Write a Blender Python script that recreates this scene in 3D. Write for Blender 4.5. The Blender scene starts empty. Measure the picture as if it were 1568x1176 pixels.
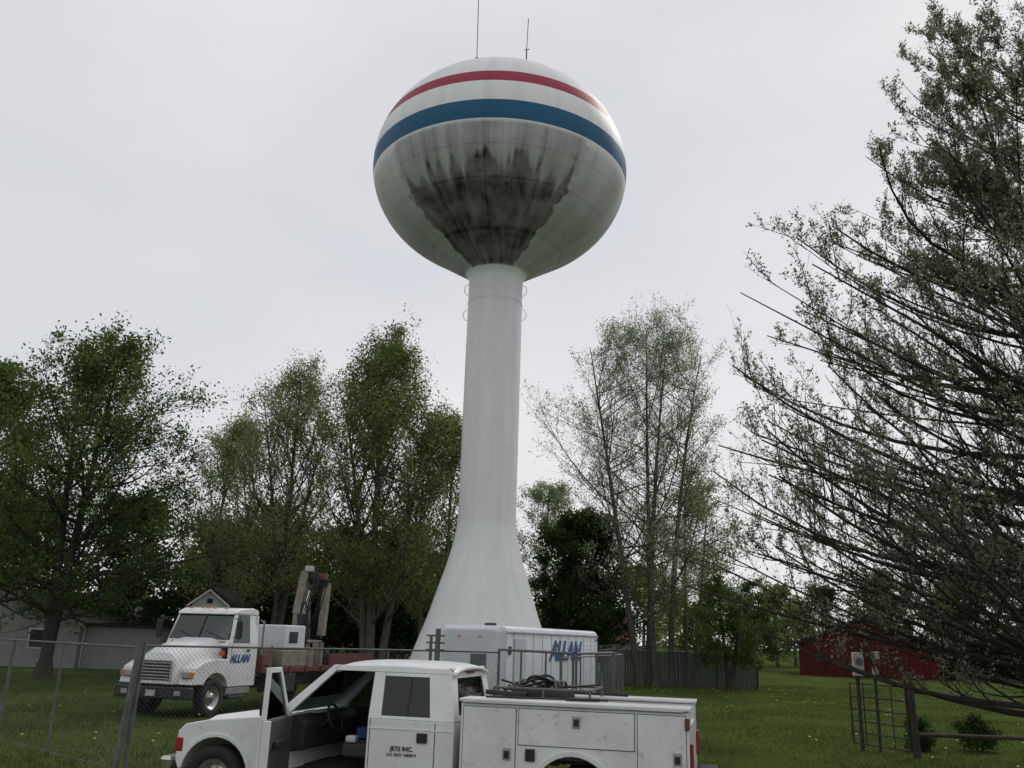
import bpy, math, random
import numpy as np
from mathutils import Matrix, Vector
R=math.radians
sc=bpy.context.scene
sc.view_settings.view_transform='Standard'
try: sc.view_settings.look='None'
except Exception: pass
sc.view_settings.exposure=0
rng=np.random.default_rng(7)
random.seed(3)

# ---------------------------------------------------------------- materials
def mat(name,col,rough=.7,var=.15,scale=3.0,metal=0,bump=0,bscale=30,col2=None,dirt=0,spec=None,streak=None):
    m=bpy.data.materials.new(name); m.use_nodes=True
    nt=m.node_tree; N=nt.nodes; L=nt.links
    b=N['Principled BSDF']; b.inputs['Roughness'].default_value=rough; b.inputs['Metallic'].default_value=metal
    if spec is not None: b.inputs['Specular IOR Level'].default_value=spec
    tc=N.new('ShaderNodeTexCoord'); src=tc.outputs['Object']
    if streak:
        mp=N.new('ShaderNodeMapping'); mp.inputs['Scale'].default_value=streak; L.new(src,mp.inputs[0]); src=mp.outputs[0]
    n=N.new('ShaderNodeTexNoise'); n.inputs['Scale'].default_value=scale; n.inputs['Detail'].default_value=6; L.new(src,n.inputs['Vector'])
    cr=N.new('ShaderNodeValToRGB'); c2=col2 or tuple(c*(1-var*2) for c in col)
    cr.color_ramp.elements[0].position=.3; cr.color_ramp.elements[1].position=.68
    cr.color_ramp.elements[0].color=(*c2,1); cr.color_ramp.elements[1].color=(*col,1)
    L.new(n.outputs[0],cr.inputs[0]); out=cr.outputs[0]
    if dirt:
        n2=N.new('ShaderNodeTexNoise'); n2.inputs['Scale'].default_value=scale*3.1; n2.inputs['Detail'].default_value=10; n2.inputs['Roughness'].default_value=.75
        L.new(tc.outputs['Object'],n2.inputs['Vector'])
        r2=N.new('ShaderNodeValToRGB'); r2.color_ramp.elements[0].position=.56; r2.color_ramp.elements[1].position=.72
        r2.color_ramp.elements[0].color=(0,0,0,1); r2.color_ramp.elements[1].color=(dirt,dirt,dirt,1)
        L.new(n2.outputs[0],r2.inputs[0])
        mx=N.new('ShaderNodeMixRGB'); mx.inputs[2].default_value=(.16,.11,.07,1)
        L.new(r2.outputs[0],mx.inputs[0]); L.new(out,mx.inputs[1]); out=mx.outputs[0]
    L.new(out,b.inputs['Base Color'])
    if bump:
        n3=N.new('ShaderNodeTexNoise'); n3.inputs['Scale'].default_value=bscale; n3.inputs['Detail'].default_value=8; L.new(src,n3.inputs['Vector'])
        bp=N.new('ShaderNodeBump'); bp.inputs['Strength'].default_value=bump; L.new(n3.outputs[0],bp.inputs['Height']); L.new(bp.outputs[0],b.inputs['Normal'])
    return m
def leafmat(name,c1,c2,transl=.5):
    m=bpy.data.materials.new(name); m.use_nodes=True
    nt=m.node_tree; N=nt.nodes; L=nt.links; N.clear()
    o=N.new('ShaderNodeOutputMaterial'); g=N.new('ShaderNodeNewGeometry')
    tc=N.new('ShaderNodeTexCoord'); n=N.new('ShaderNodeTexNoise'); n.inputs['Scale'].default_value=.45; n.inputs['Detail'].default_value=3
    L.new(tc.outputs['Object'],n.inputs['Vector'])
    ad=N.new('ShaderNodeMath'); ad.operation='MULTIPLY_ADD'; ad.inputs[1].default_value=.6
    L.new(g.outputs['Random Per Island'],ad.inputs[0])
    mu=N.new('ShaderNodeMath'); mu.operation='MULTIPLY_ADD'; mu.inputs[1].default_value=1.8; mu.inputs[2].default_value=-.7
    L.new(n.outputs[0],mu.inputs[0]); L.new(mu.outputs[0],ad.inputs[2])
    cr=N.new('ShaderNodeValToRGB'); cr.color_ramp.elements[0].color=(*c1,1); cr.color_ramp.elements[1].color=(*c2,1)
    L.new(ad.outputs[0],cr.inputs[0])
    d=N.new('ShaderNodeBsdfDiffuse'); t=N.new('ShaderNodeBsdfTranslucent'); mx=N.new('ShaderNodeMixShader'); mx.inputs[0].default_value=transl
    L.new(cr.outputs[0],d.inputs[0]); L.new(cr.outputs[0],t.inputs[0]); L.new(d.outputs[0],mx.inputs[1]); L.new(t.outputs[0],mx.inputs[2]); L.new(mx.outputs[0],o.inputs[0])
    return m
M={}
M['white']=mat('white_paint',(.78,.79,.79),.35,.06,2.5,dirt=.3)
M['white2']=mat('trailer_white',(.62,.66,.70),.45,.08,1.2,dirt=.2)
M['body']=mat('utility_white',(.76,.77,.76),.4,.08,2.0,dirt=.55)
M['black']=mat('black_plastic',(.02,.02,.022),.6)
M['dark']=mat('interior_dark',(.03,.03,.033),.8)
M['grey']=mat('interior_grey',(.06,.06,.065),.8)
M['rubber']=mat('rubber',(.022,.022,.022),.85,bump=.2)
M['chrome']=mat('chrome',(.6,.6,.6),.2,metal=1)
M['alu']=mat('aluminium',(.5,.5,.5),.4,metal=.8)
M['galv']=mat('galvanized',(.15,.16,.16),.65,.2,6,metal=.2)
M['amber']=mat('amber_lens',(.8,.25,.03),.3)
M['red']=mat('red_lens',(.35,.02,.02),.3)
M['maroon']=mat('maroon_steel',(.15,.024,.02),.6,.25,4,dirt=.3)
M['tan']=mat('tan_crane',(.30,.27,.21),.7,.25,4,dirt=.6)
M['blue']=mat('blue_letter',(.03,.10,.32),.5)
M['orange']=mat('orange_stripe',(.6,.13,.03),.5)
M['bark']=mat('bark',(.12,.105,.086),.95,.25,5,bump=.5,bscale=20)
M['bark2']=mat('bark_dark',(.05,.041,.036),.95,.25,5,bump=.5,bscale=20)
M['bark3']=mat('bark_pale',(.22,.195,.165),.95,.25,5,bump=.4,bscale=20)
M['redbarn']=mat('barn_red',(.10,.017,.014),.9,.3,1.5,streak=(6,6,.4),bump=.2,spec=.2)
M['roof']=mat('barn_roof',(.05,.047,.045),.95,.2,2,spec=.1)
M['roof2']=mat('brown_roof',(.16,.08,.065),.9,.2,3,spec=.2)
M['siding']=mat('house_siding',(.30,.31,.30),.85,.08,2)
M['wood']=mat('weathered_wood',(.075,.062,.052),.95,.25,6,bump=.4)
M['slat']=mat('fence_slats',(.075,.085,.08),.9,.2,2,streak=(8,8,.3))
M['box']=mat('meter_grey',(.5,.5,.47),.6,.1,4)
M['rust']=mat('rusty',(.18,.08,.04),.8,.25,6)
def glassmat(name,c,alpha):
    m=bpy.data.materials.new(name); m.use_nodes=True; nt=m.node_tree; N=nt.nodes; L=nt.links; N.clear()
    o=N.new('ShaderNodeOutputMaterial'); g=N.new('ShaderNodeBsdfGlossy'); g.inputs['Roughness'].default_value=.04; g.inputs[0].default_value=(.8,.85,.85,1)
    t=N.new('ShaderNodeBsdfTransparent'); t.inputs[0].default_value=(*c,1)
    f=N.new('ShaderNodeFresnel'); f.inputs[0].default_value=1.5
    a=N.new('ShaderNodeMath'); a.operation='ADD'; a.inputs[1].default_value=alpha; L.new(f.outputs[0],a.inputs[0])
    mx=N.new('ShaderNodeMixShader'); L.new(a.outputs[0],mx.inputs[0]); L.new(t.outputs[0],mx.inputs[1]); L.new(g.outputs[0],mx.inputs[2]); L.new(mx.outputs[0],o.inputs[0]); return m
M['glass']=glassmat('tinted_glass',(.35,.4,.4),.05)
M['dglass']=glassmat('privacy_glass',(.05,.06,.06),.02)

# ---------------------------------------------------------------- mesh helpers
def link(o,parent=None):
    sc.collection.objects.link(o)
    if parent is not None: o.parent=parent
    return o
def empty(name,loc=(0,0,0),rz=0):
    e=bpy.data.objects.new(name,None); e.location=loc; e.rotation_euler=(0,0,rz); e.empty_display_size=.3
    return link(e)
def npmesh(name,V,Q,mi,mats,parent=None,smooth=False):
    me=bpy.data.meshes.new(name); V=np.asarray(V,dtype=np.float32); Q=np.asarray(Q,dtype=np.int32); k=Q.shape[1]
    me.vertices.add(len(V)); me.vertices.foreach_set('co',V.ravel())
    me.loops.add(Q.size); me.loops.foreach_set('vertex_index',Q.ravel())
    me.polygons.add(len(Q)); me.polygons.foreach_set('loop_start',np.arange(0,Q.size,k,dtype=np.int32))
    for m in mats: me.materials.append(m)
    if mi is not None: me.polygons.foreach_set('material_index',np.asarray(mi,dtype=np.int32))
    me.polygons.foreach_set('use_smooth',np.full(len(Q),smooth))
    me.update(calc_edges=True)
    o=bpy.data.objects.new(name,me); return link(o,parent)
def pmesh(name,V,F,m,parent=None,bevel=0,smooth=False,seg=2):
    me=bpy.data.meshes.new(name); me.from_pydata([tuple(v) for v in V],[],F); 
    import bmesh
    bm=bmesh.new(); bm.from_mesh(me); bmesh.ops.recalc_face_normals(bm,faces=bm.faces); bm.to_mesh(me); bm.free()
    me.materials.append(m); o=bpy.data.objects.new(name,me); link(o,parent)
    if smooth or bevel:
        for p in me.polygons: p.use_smooth=True
    if bevel:
        b=o.modifiers.new('b','BEVEL'); b.width=bevel; b.segments=seg; b.limit_method='ANGLE'; b.angle_limit=R(32); b.harden_normals=True
    return o
def box(name,x0,x1,y0,y1,z0,z1,m,parent=None,bevel=0):
    V=[(x,y,z) for x in(x0,x1) for y in(y0,y1) for z in(z0,z1)]
    F=[(0,1,3,2),(4,6,7,5),(0,4,5,1),(2,3,7,6),(0,2,6,4),(1,5,7,3)]
    return pmesh(name,V,F,m,parent,bevel)
def loft(name,A,B,m,parent=None,bevel=0,seg=2):
    n=len(A); V=list(A)+list(B); F=[tuple(range(n)),tuple(range(2*n-1,n-1,-1))]+[(i,(i+1)%n,n+(i+1)%n,n+i) for i in range(n)]
    return pmesh(name,V,F,m,parent,bevel,seg=seg)
def prism(name,pts,y0,y1,m,parent=None,bevel=0,seg=2):
    return loft(name,[(x,y0,z) for x,z in pts],[(x,y1,z) for x,z in pts],m,parent,bevel,seg)
def tubes(P0,P1,P2,r0,r1,nseg,ns):
    P0,P1,P2=[np.asarray(p,float) for p in(P0,P1,P2)]; n=len(P0)
    r0=np.broadcast_to(r0,(n,)); r1=np.broadcast_to(r1,(n,))
    t=np.linspace(0,1,nseg+1)[None,:,None]
    P=(1-t)**2*P0[:,None]+2*t*(1-t)*P1[:,None]+t*t*P2[:,None]
    T=2*(1-t)*(P1-P0)[:,None]+2*t*(P2-P1)[:,None]; T/=np.linalg.norm(T,axis=2,keepdims=True)+1e-9
    ref=np.where(np.abs(T[...,2:3])>.9,np.array([1.,0,0]),np.array([0,0,1.]))
    U=np.cross(T,ref); U/=np.linalg.norm(U,axis=2,keepdims=True)+1e-9; W=np.cross(T,U)
    a=np.arange(ns)*2*math.pi/ns
    rr=r0[:,None]+(r1-r0)[:,None]*t[...,0]
    V=P[:,:,None]+rr[:,:,None,None]*(np.cos(a)[None,None,:,None]*U[:,:,None]+np.sin(a)[None,None,:,None]*W[:,:,None])
    base=(np.arange(n)*(nseg+1)*ns)[:,None,None]; i=(np.arange(nseg)*ns)[None,:,None]; j=np.arange(ns)[None,None,:]; j2=(j+1)%ns
    Q=np.stack([base+i+j,base+i+j2,base+i+ns+j2,base+i+ns+j],-1).reshape(-1,4)
    return V.reshape(-1,3),Q
def lines(name,segs,m,parent=None,ns=8,smooth=True):
    A=np.array([s[0] for s in segs],float);B=np.array([s[1] for s in segs],float); r=np.array([s[2] for s in segs],float)
    V,Q=tubes(A,(A+B)/2,B,r,r,1,ns)
    o=npmesh(name,V,Q,None,[m],parent,smooth); return o
def cyl(name,p0,p1,r,m,parent=None,seg=24,r1=None,bevel=0):
    p0=Vector(p0);p1=Vector(p1);d=(p1-p0).normalized(); u=d.orthogonal().normalized(); w=d.cross(u); r1=r if r1 is None else r1
    A=[p0+r*(math.cos(a)*u+math.sin(a)*w) for a in [i*2*math.pi/seg for i in range(seg)]]
    B=[p1+r1*(math.cos(a)*u+math.sin(a)*w) for a in [i*2*math.pi/seg for i in range(seg)]]
    return loft(name,A,B,m,parent,bevel)
def lathe_y(name,prof,c,m,parent,seg=40):
    n=len(prof);V=[];F=[]
    for i in range(seg):
        a=i*2*math.pi/seg
        for y,r in prof: V.append((c[0]+r*math.cos(a),c[1]+y,c[2]+r*math.sin(a)))
    for i in range(seg):
        for j in range(n-1):
            F.append((i*n+j,((i+1)%seg)*n+j,((i+1)%seg)*n+j+1,i*n+j+1))
    return pmesh(name,V,F,m,parent,smooth=True)
def wheel(tag,parent,x,y,r,w,side,rim='alu'):
    s=side
    lathe_y('tire_'+tag,[(-s*w/2,r*.6),(-s*w/2,r*.95),(-s*w*.4,r),(s*w*.4,r),(s*w/2,r*.95),(s*w*.5,r*.62),(s*w*.35,r*.6)],(x,y,r),M['rubber'],parent)
    lathe_y('rim_'+tag,[(s*w*.47,r*.62),(s*w*.40,r*.57),(s*w*.1,r*.5),(s*w*.08,r*.3),(s*w*.2,r*.26),(s*w*.42,r*.2),(s*w*.45,.001)],(x,y,r),M[rim],parent)
    segs=[]
    for i in range(8):
        a=i*math.pi/4; px,pz=x+r*.38*math.cos(a),r+r*.38*math.sin(a); segs.append(((px,y+s*w*.07,pz),(px,y+s*w*.14,pz),r*.05))
    lines('lug_holes_'+tag,segs,M['black'],parent)
def text(name,body,size,matr,parent,M4,shear=.25,bold=.012):
    c=bpy.data.curves.new(name,'FONT'); c.body=body; c.size=size; c.shear=shear; c.offset=bold; c.extrude=.004; c.align_x='CENTER'; c.align_y='CENTER'
    c.materials.append(matr)
    o=bpy.data.objects.new(name,c); link(o,parent); o.matrix_local=M4; return o

# ---------------------------------------------------------------- ground
def noise2(x,y):
    return (np.sin(x*.31+1.3*np.sin(y*.17))+np.sin(y*.27+1.7*np.sin(x*.13))+.5*np.sin(x*.9+y*.7))/2.5
gx=np.concatenate([[-900,-500,-250,-120],np.linspace(-60,60,61),[120,250,500,900]]); gy=np.concatenate([[-300,-120,-40],np.linspace(-10,100,56),[150,250,450,900,1500]])
XX,YY=np.meshgrid(gx,gy); ZZ=noise2(XX,YY)*.03*(np.abs(XX)<59)*(YY<99)*(YY>-9)
V=np.stack([XX.ravel(),YY.ravel(),ZZ.ravel()],1); nx=len(gx);ny=len(gy)
i,j=np.meshgrid(np.arange(ny-1),np.arange(nx-1),indexing='ij'); b=(i*nx+j).ravel(); Q=np.stack([b,b+1,b+nx+1,b+nx],1)
gm=mat('ground_grass',(.074,.100,.028),1,.3,.35,bump=.8,bscale=9,col2=(.040,.060,.017),spec=0)
npmesh('ground',V,Q,None,[gm],smooth=True)
def grass(name,N,regs,hmin,hmax,w):
    Ps=[]
    for (x0,x1,y0,y1,fr) in regs:
        n=int(N*fr); Ps.append(np.stack([rng.uniform(x0,x1,n),y0+(y1-y0)*rng.random(n)**1.5,np.zeros(n)],1))
    P=np.concatenate(Ps); P[:,2]=noise2(P[:,0],P[:,1])*.03-.01; n=len(P)
    patch=(noise2(P[:,0]*3,P[:,1]*3)+1)/2
    a=rng.uniform(0,2*math.pi,n); h=rng.uniform(hmin,hmax,n)*(.5+1.1*patch); dx=np.stack([np.cos(a),np.sin(a),np.zeros(n)],1)*w/2
    ln=rng.normal(0,.35,(n,2))*h[:,None]; top=P+np.concatenate([ln,h[:,None]],1)
    V=np.stack([P-dx,P+dx,top],1).reshape(-1,3); Q=np.arange(3*n).reshape(-1,3)
    npmesh(name,V,Q,None,[leafmat('grass_blades',(.038,.060,.016),(.115,.145,.045),.3)])
grass('grass',150000,[(-20,-2,14,50,.4),(1,26,10,60,.6)],.03,.10,.024)
n=620; P=np.stack([rng.uniform(-16,20,n),rng.uniform(14,60,n),np.full(n,.10)],1)
P=P[(noise2(P[:,0]*2,P[:,1]*2)>.0)]; n=len(P); s=.024
V=(P[:,None]+np.array([[-s,-s,0],[s,-s,0],[s,s,.02],[-s,s,.02]])[None]).reshape(-1,3)
npmesh('dandelions',V,np.arange(4*n).reshape(-1,4),None,[mat('dandelion',(.5,.38,.02),.8)])

# ---------------------------------------------------------------- trees
def norm(v): return v/(np.linalg.norm(v,axis=-1,keepdims=True)+1e-9)
def tree_arrays(loc,prof,hb,trunks,n1,n2,n3,nl,ls,tr,rise=.5,up=.35,seed=0,leafspread=.25,minlen=.5,sides=(8,5,4,3),dirs=None,l2=.42,l3=.45,tw=.005,lr=.2,n4=0,sag=.08,rmax=1.12,tpow=1.):
    g=np.random.default_rng(seed); prof=np.array(prof,float); H=prof[-1,0]; loc=np.array([loc[0],loc[1],0.])
    env=lambda h:np.interp(h,prof[:,0],prof[:,1])
    Vs=[];Qs=[];Ms=[];off=0
    def add(V,Q,m):
        nonlocal off
        Vs.append(V);Qs.append(Q+off);Ms.append(np.full(len(Q),m));off+=len(V)
    T0=[];T1=[];T2=[]
    for (bx,by,tx,ty,th) in trunks:
        T0.append((bx,by,-.2)); T2.append((tx,ty,th*H)); T1.append((bx+(tx-bx)*.35+g.normal(0,.25),by+(ty-by)*.35+g.normal(0,.25),th*H*.5))
    T0,T1,T2=map(np.array,(T0,T1,T2)); nt=len(T0); r=tr*g.uniform(.8,1.05,nt) if nt>1 else np.array([tr])
    V,Q=tubes(T0,T1,T2,r,.02,10,sides[0]); add(V+loc,Q,0)
    fl=tubes(T0,T0+np.array([0,0,.35]),T0+np.array([0,0,.9]),r*1.55,r*.9,3,sides[0]); add(fl[0]+loc,fl[1],0)
    k=g.integers(0,nt,n1); t=((np.arange(n1)+g.random(n1))/n1)**tpow; tt=(hb/H)+(1-hb/H)*t*.97; tt=np.clip(tt,0,.985)[:,None]
    S=(1-tt)**2*T0[k]+2*tt*(1-tt)*T1[k]+tt*tt*T2[k]
    az=np.arange(n1)*2.39996+g.normal(0,.4,n1)
    if dirs is not None: az=dirs(g,n1)
    he=S[:,2]+rise*env(S[:,2])*g.uniform(.4,1.5,n1); he=np.minimum(he,H*(.90+.1*g.random(n1)))
    rad=env(he)*g.uniform(.45,rmax,n1)
    E=np.stack([rad*np.cos(az),rad*np.sin(az),he],1)+np.array([T2[:,0].mean(),T2[:,1].mean(),0])*.5
    Lm=np.linalg.norm(E-S,axis=1); mid=(S+E)/2+np.stack([g.normal(0,.09,n1)*Lm,g.normal(0,.09,n1)*Lm,-sag*Lm+g.normal(0,.05,n1)*Lm],1)
    rr=np.clip(tr*lr*(1-t)**.6+.015,.015,1)*np.clip(Lm/4,.3,1.2)*g.uniform(.6,1.2,n1)
    V,Q=tubes(S,mid,E,rr,rr*.2,6,sides[1]); add(V+loc,Q,0)
    def kids(S,Mi,E,rad,n,tmin,lf,ang,upb):
        N=len(S); idx=np.repeat(np.arange(N),n); t=(tmin+(1-tmin)*g.random(N*n))[:,None]
        P=(1-t)**2*S[idx]+2*t*(1-t)*Mi[idx]+t*t*E[idx]
        T=norm(2*(1-t)*(Mi-S)[idx]+2*t*(E-Mi)[idx])
        rd=g.normal(0,1,(N*n,3)); rd-=T*(rd*T).sum(1,keepdims=True); rd=norm(rd)
        a=g.normal(ang,.3,N*n)[:,None]
        D=norm(T*np.cos(a)+rd*np.sin(a)+np.array([0,0,upb]))
        Lp=np.linalg.norm((E-S)[idx],axis=1); L=np.maximum(Lp*lf*(1.15-.6*t[:,0])*g.uniform(.4,1.4,N*n),minlen*.3)
        P2=P+D*L[:,None]; P1=P+D*L[:,None]*.5+g.normal(0,.09,(N*n,3))*L[:,None]-np.array([0,0,.07])*L[:,None]
        r=rad[idx]*(1-.7*t[:,0])*.5
        return P,P1,P2,r
    A=kids(S,mid,E,rr,n2,.15,l2,.75,up); r2=np.maximum(A[3],.008)
    V,Q=tubes(A[0],A[1],A[2],r2,r2*.35,4,sides[2]); add(V+loc,Q,0)
    B=kids(A[0],A[1],A[2],r2,n3,.12,l3,.7,up); r3=np.maximum(B[3],tw)
    V,Q=tubes(B[0],B[1],B[2],r3,r3*.4,2,sides[3]); add(V+loc,Q,0)
    if n4:
        C=kids(B[0],B[1],B[2],r3,n4,.15,.55,.75,up); r4=np.maximum(C[3],tw*.8)
        V,Q=tubes(C[0],C[1],C[2],r4,r4*.5,1,3); add(V+loc,Q,0)
        B=[np.concatenate([x,y]) for x,y in zip(B[:3],C[:3])]
    N=len(B[0]); idx=np.repeat(np.arange(N),nl); t=(.15+.9*g.random(N*nl))[:,None]
    P=(1-t)**2*B[0][idx]+2*t*(1-t)*B[1][idx]+t*t*B[2][idx]+g.normal(0,leafspread,(N*nl,3))*.5
    P=P[P[:,2]>.8] if H>3 else P[P[:,2]>.05]
    n=len(P); nn=norm(g.normal(0,1,(n,3))+np.array([0,0,.6])); u=norm(np.cross(nn,g.normal(0,1,(n,3)))); w=np.cross(nn,u)
    s=(ls*g.uniform(.55,1.3,n))[:,None]
    V=np.stack([P-u*s*.6,P-w*s*.32+u*s*.05,P+u*s*.6,P+w*s*.32+u*s*.05],1).reshape(-1,3)
    add(V+loc,np.arange(4*n).reshape(-1,4),1)
    return np.concatenate(Vs),np.concatenate(Qs),np.concatenate(Ms)
def tree(name,bark,leaf,*a,**k):
    V,Q,m=tree_arrays(*a,**k); 
    loc=np.array([a[0][0],a[0][1],0]); o=npmesh(name,V-loc,Q,m,[bark,leaf]); o.location=loc; return o
def treemass(name,bark,leaf,arrs):
    off=0;VV=[];QQ=[];MM=[]
    for V,Q,m in arrs: VV.append(V);QQ.append(Q+off);MM.append(m);off+=len(V)
    return npmesh(name,np.concatenate(VV),np.concatenate(QQ),np.concatenate(MM),[bark,leaf])
LF_mid=leafmat('leaf_green',(.05,.088,.028),(.15,.215,.065))
LF_dark=leafmat('leaf_dark',(.024,.046,.015),(.07,.115,.035))
LF_yel=leafmat('leaf_yellowgreen',(.16,.20,.08),(.32,.37,.16))
LF_olive=leafmat('leaf_olive',(.105,.145,.05),(.25,.30,.10))
LF_bud=leafmat('leaf_bud',(.18,.22,.12),(.35,.41,.23))
LF_near=leafmat('leaf_blossom',(.15,.145,.095),(.34,.35,.22))
c1=[(0,0,.2,0,.98)]
tree('maple_tree',M['bark2'],LF_mid,(-19.3,41),[(2.2,4.5),(5,6.3),(9,6.0),(12,4.8),(15,2.4),(16.4,.5)],2.6,[(-1,0,.3,0,.98),(-.9,.1,-1.8,.5,.85)],88,9,7,7,.15,.34,up=.5,seed=1,leafspread=.45,rmax=1.25)
tree('maple_tree',M['bark2'],LF_mid,(-27.5,46),[(3,4),(6,5.5),(11,5),(14,3),(15.6,.4)],3,c1,55,9,7,7,.19,.33,seed=2,leafspread=.5,rmax=1.2)
tree('poplar_tree',M['bark'],LF_yel,(-12.7,50),[(4,3.6),(8,5.0),(12,4.4),(15.5,2.4),(17.8,.7)],3.5,[(0,0,.2,0,.98),(.5,.3,-1.9,.5,.86),(.2,0,1.9,.5,.78)],80,8,6,7,.13,.22,up=.8,rise=.9,seed=3,leafspread=.45)
tree('poplar_tree',M['bark3'],LF_yel,(-17.2,53),[(3,3),(7,4.6),(11,4.0),(13.6,2.4),(14.8,.6)],3,[(0,0,.2,0,.98),(.5,0,1.9,.3,.85)],62,8,6,7,.13,.18,up=.8,rise=.9,seed=4,leafspread=.45)
tree('elm_tree',M['bark'],LF_olive,(-6.9,48),[(3,3.8),(7,5.6),(11,5.2),(14.5,3.7),(17.5,1.7),(19.4,.5)],3,[(0,0,-.4,0,.99),(.4,.2,2.6,.4,.76),(-.3,.2,-2.6,.4,.78)],110,8,6,9,.14,.30,up=.8,rise=.9,seed=5,leafspread=.45)
tree('elm_tree',M['bark3'],LF_olive,(-3.6,51),[(3,2.8),(7,3.8),(11,3.4),(13.5,2.2),(15.2,.6)],2.5,[(0,0,.2,0,.98),(-.8,0,-1.4,.4,.9)],66,8,6,8,.14,.18,up=.8,rise=.9,seed=6,leafspread=.45)
tree('cottonwood_tree',M['bark'],LF_bud,(8.3,53),[(4,3.4),(8,5.4),(12,6.4),(16,6.3),(19.5,4.8),(21.5,2.6),(22.6,1.2)],4.0,[(.4,0,.2,0,.97),(-.5,0,-3.4,.3,.90),(1.3,.2,3.6,0,.88),(.1,.5,1.6,.5,.95)],135,9,7,6,.105,.24,up=.6,seed=8,leafspread=.35,rise=.75,lr=.15,tw=.0045,rmax=1.18)
tree('cedar_tree',M['bark2'],LF_dark,(4.7,57),[(1,4),(4,4.2),(7,3.4),(9.5,1.8),(10.4,.2)],1,c1,60,8,7,11,.2,.3,seed=9,leafspread=.45)
tree('cottonwood_tree',M['bark3'],LF_bud,(2.9,66),[(4,3),(8,4),(12,2.6),(14,.5)],4,c1,50,8,7,6,.13,.2,up=.7,seed=10,leafspread=.4)
tree('apple_tree',M['bark2'],LF_mid,(12.2,50),[(1.7,2.2),(3,2.9),(4.5,2.6),(6,1.5),(6.6,.4)],1.4,[(0,0,-.5,0,.9),(0,0,.9,.3,.8)],45,8,6,10,.11,.16,seed=11,leafspread=.25,rise=.3)
tree('mulberry_tree',M['bark'],LF_olive,(11.9,60),[(3,3),(7,4.2),(10,3.5),(13,1.8),(14,.5)],3,[(0,0,.2,0,.98),(.5,0,1.8,.3,.85)],56,8,7,6,.14,.2,up=.6,seed=12,leafspread=.5)
# near budding tree on the right
def neardirs(g,n):
    a=g.uniform(0,2*math.pi,n); m=g.random(n)<.72; a[m]=g.normal(math.pi*1.0,.55,m.sum()); return a
tree('pear_tree',M['bark2'],LF_near,(11.0,15.5),[(1.6,5.2),(3.2,7.1),(5.5,7.6),(7.5,6.9),(9.4,5.6),(11.5,4.0),(13.5,2.8),(16.5,1.6)],1.9,[(0,0,.3,0,.98),(.2,0,-1.8,-.3,.72),(0,.2,-1.2,.9,.85)],150,10,7,3,.055,.19,up=.72,seed=29,leafspread=.06,rise=.30,dirs=neardirs,l2=.28,l3=.44,tw=.0040,sides=(12,7,4,3),lr=.24,n4=3,sag=.14,rmax=1.06,tpow=1.35)
# background masses
arr=[]
for i,(x,y,h,r) in enumerate([(-38,62,13,5),(-31,58,10,5),(-25,60,11,5),(-20,62,9.5,4.5),(-15.5,60,10.5,4.5),(-11,61,9,4.5),(-7.5,63,9.5,4.5),(-3.5,64,8.5,4.5),(-13,57,6.5,4),(-7.5,57,6,4)]):
    arr.append(tree_arrays((x,y),[(.4,r*.8),(h*.35,r),(h*.7,r*.8),(h,.8)],.6,c1,36,6,6,8,.3,.2,seed=40+i,leafspread=.7,sides=(6,3,3,3)))
treemass('background_trees',M['bark2'],LF_dark,arr)
arr=[]
for i in range(28):
    x=-95+i*8+rng.uniform(-2,2); y=rng.uniform(105,150); h=rng.uniform(8,12); r=rng.uniform(5,7)
    arr.append(tree_arrays((x,y),[(.4,r*.8),(h*.35,r),(h*.7,r*.8),(h,.8)],.8,c1,24,6,5,5,.5,.25,seed=80+i,leafspread=.9,sides=(5,3,3,3)))
treemass('distant_tree_line',M['bark'],LF_olive,arr)
arr=[]
for i,(x,y,h,r) in enumerate([(27,98,6,4),(34,97,9,5),(42,100,11,6),(50,98,12,6),(24,112,7,4),(58,85,12,6)]):
    arr.append(tree_arrays((x,y),[(.6,r*.8),(h*.35,r),(h*.7,r*.8),(h,.8)],.8,c1,32,6,6,6,.24,.22,seed=140+i,leafspread=.6,sides=(5,3,3,3)))
treemass('farm_trees',M['bark'],LF_dark,arr)
for i,(x,y,h,r) in enumerate([(10.0,22.5,.62,.28),(11.5,22.8,.7,.42)]):
    tree('shrub',M['bark2'],LF_dark,(x,y),[(.1,r),(h*.6,r),(h,.1)],.1,[(0,0,.02,0,.9)],18,5,5,8,.06,.02,seed=160+i,leafspread=.14,minlen=.3,rmax=1.6)

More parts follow.
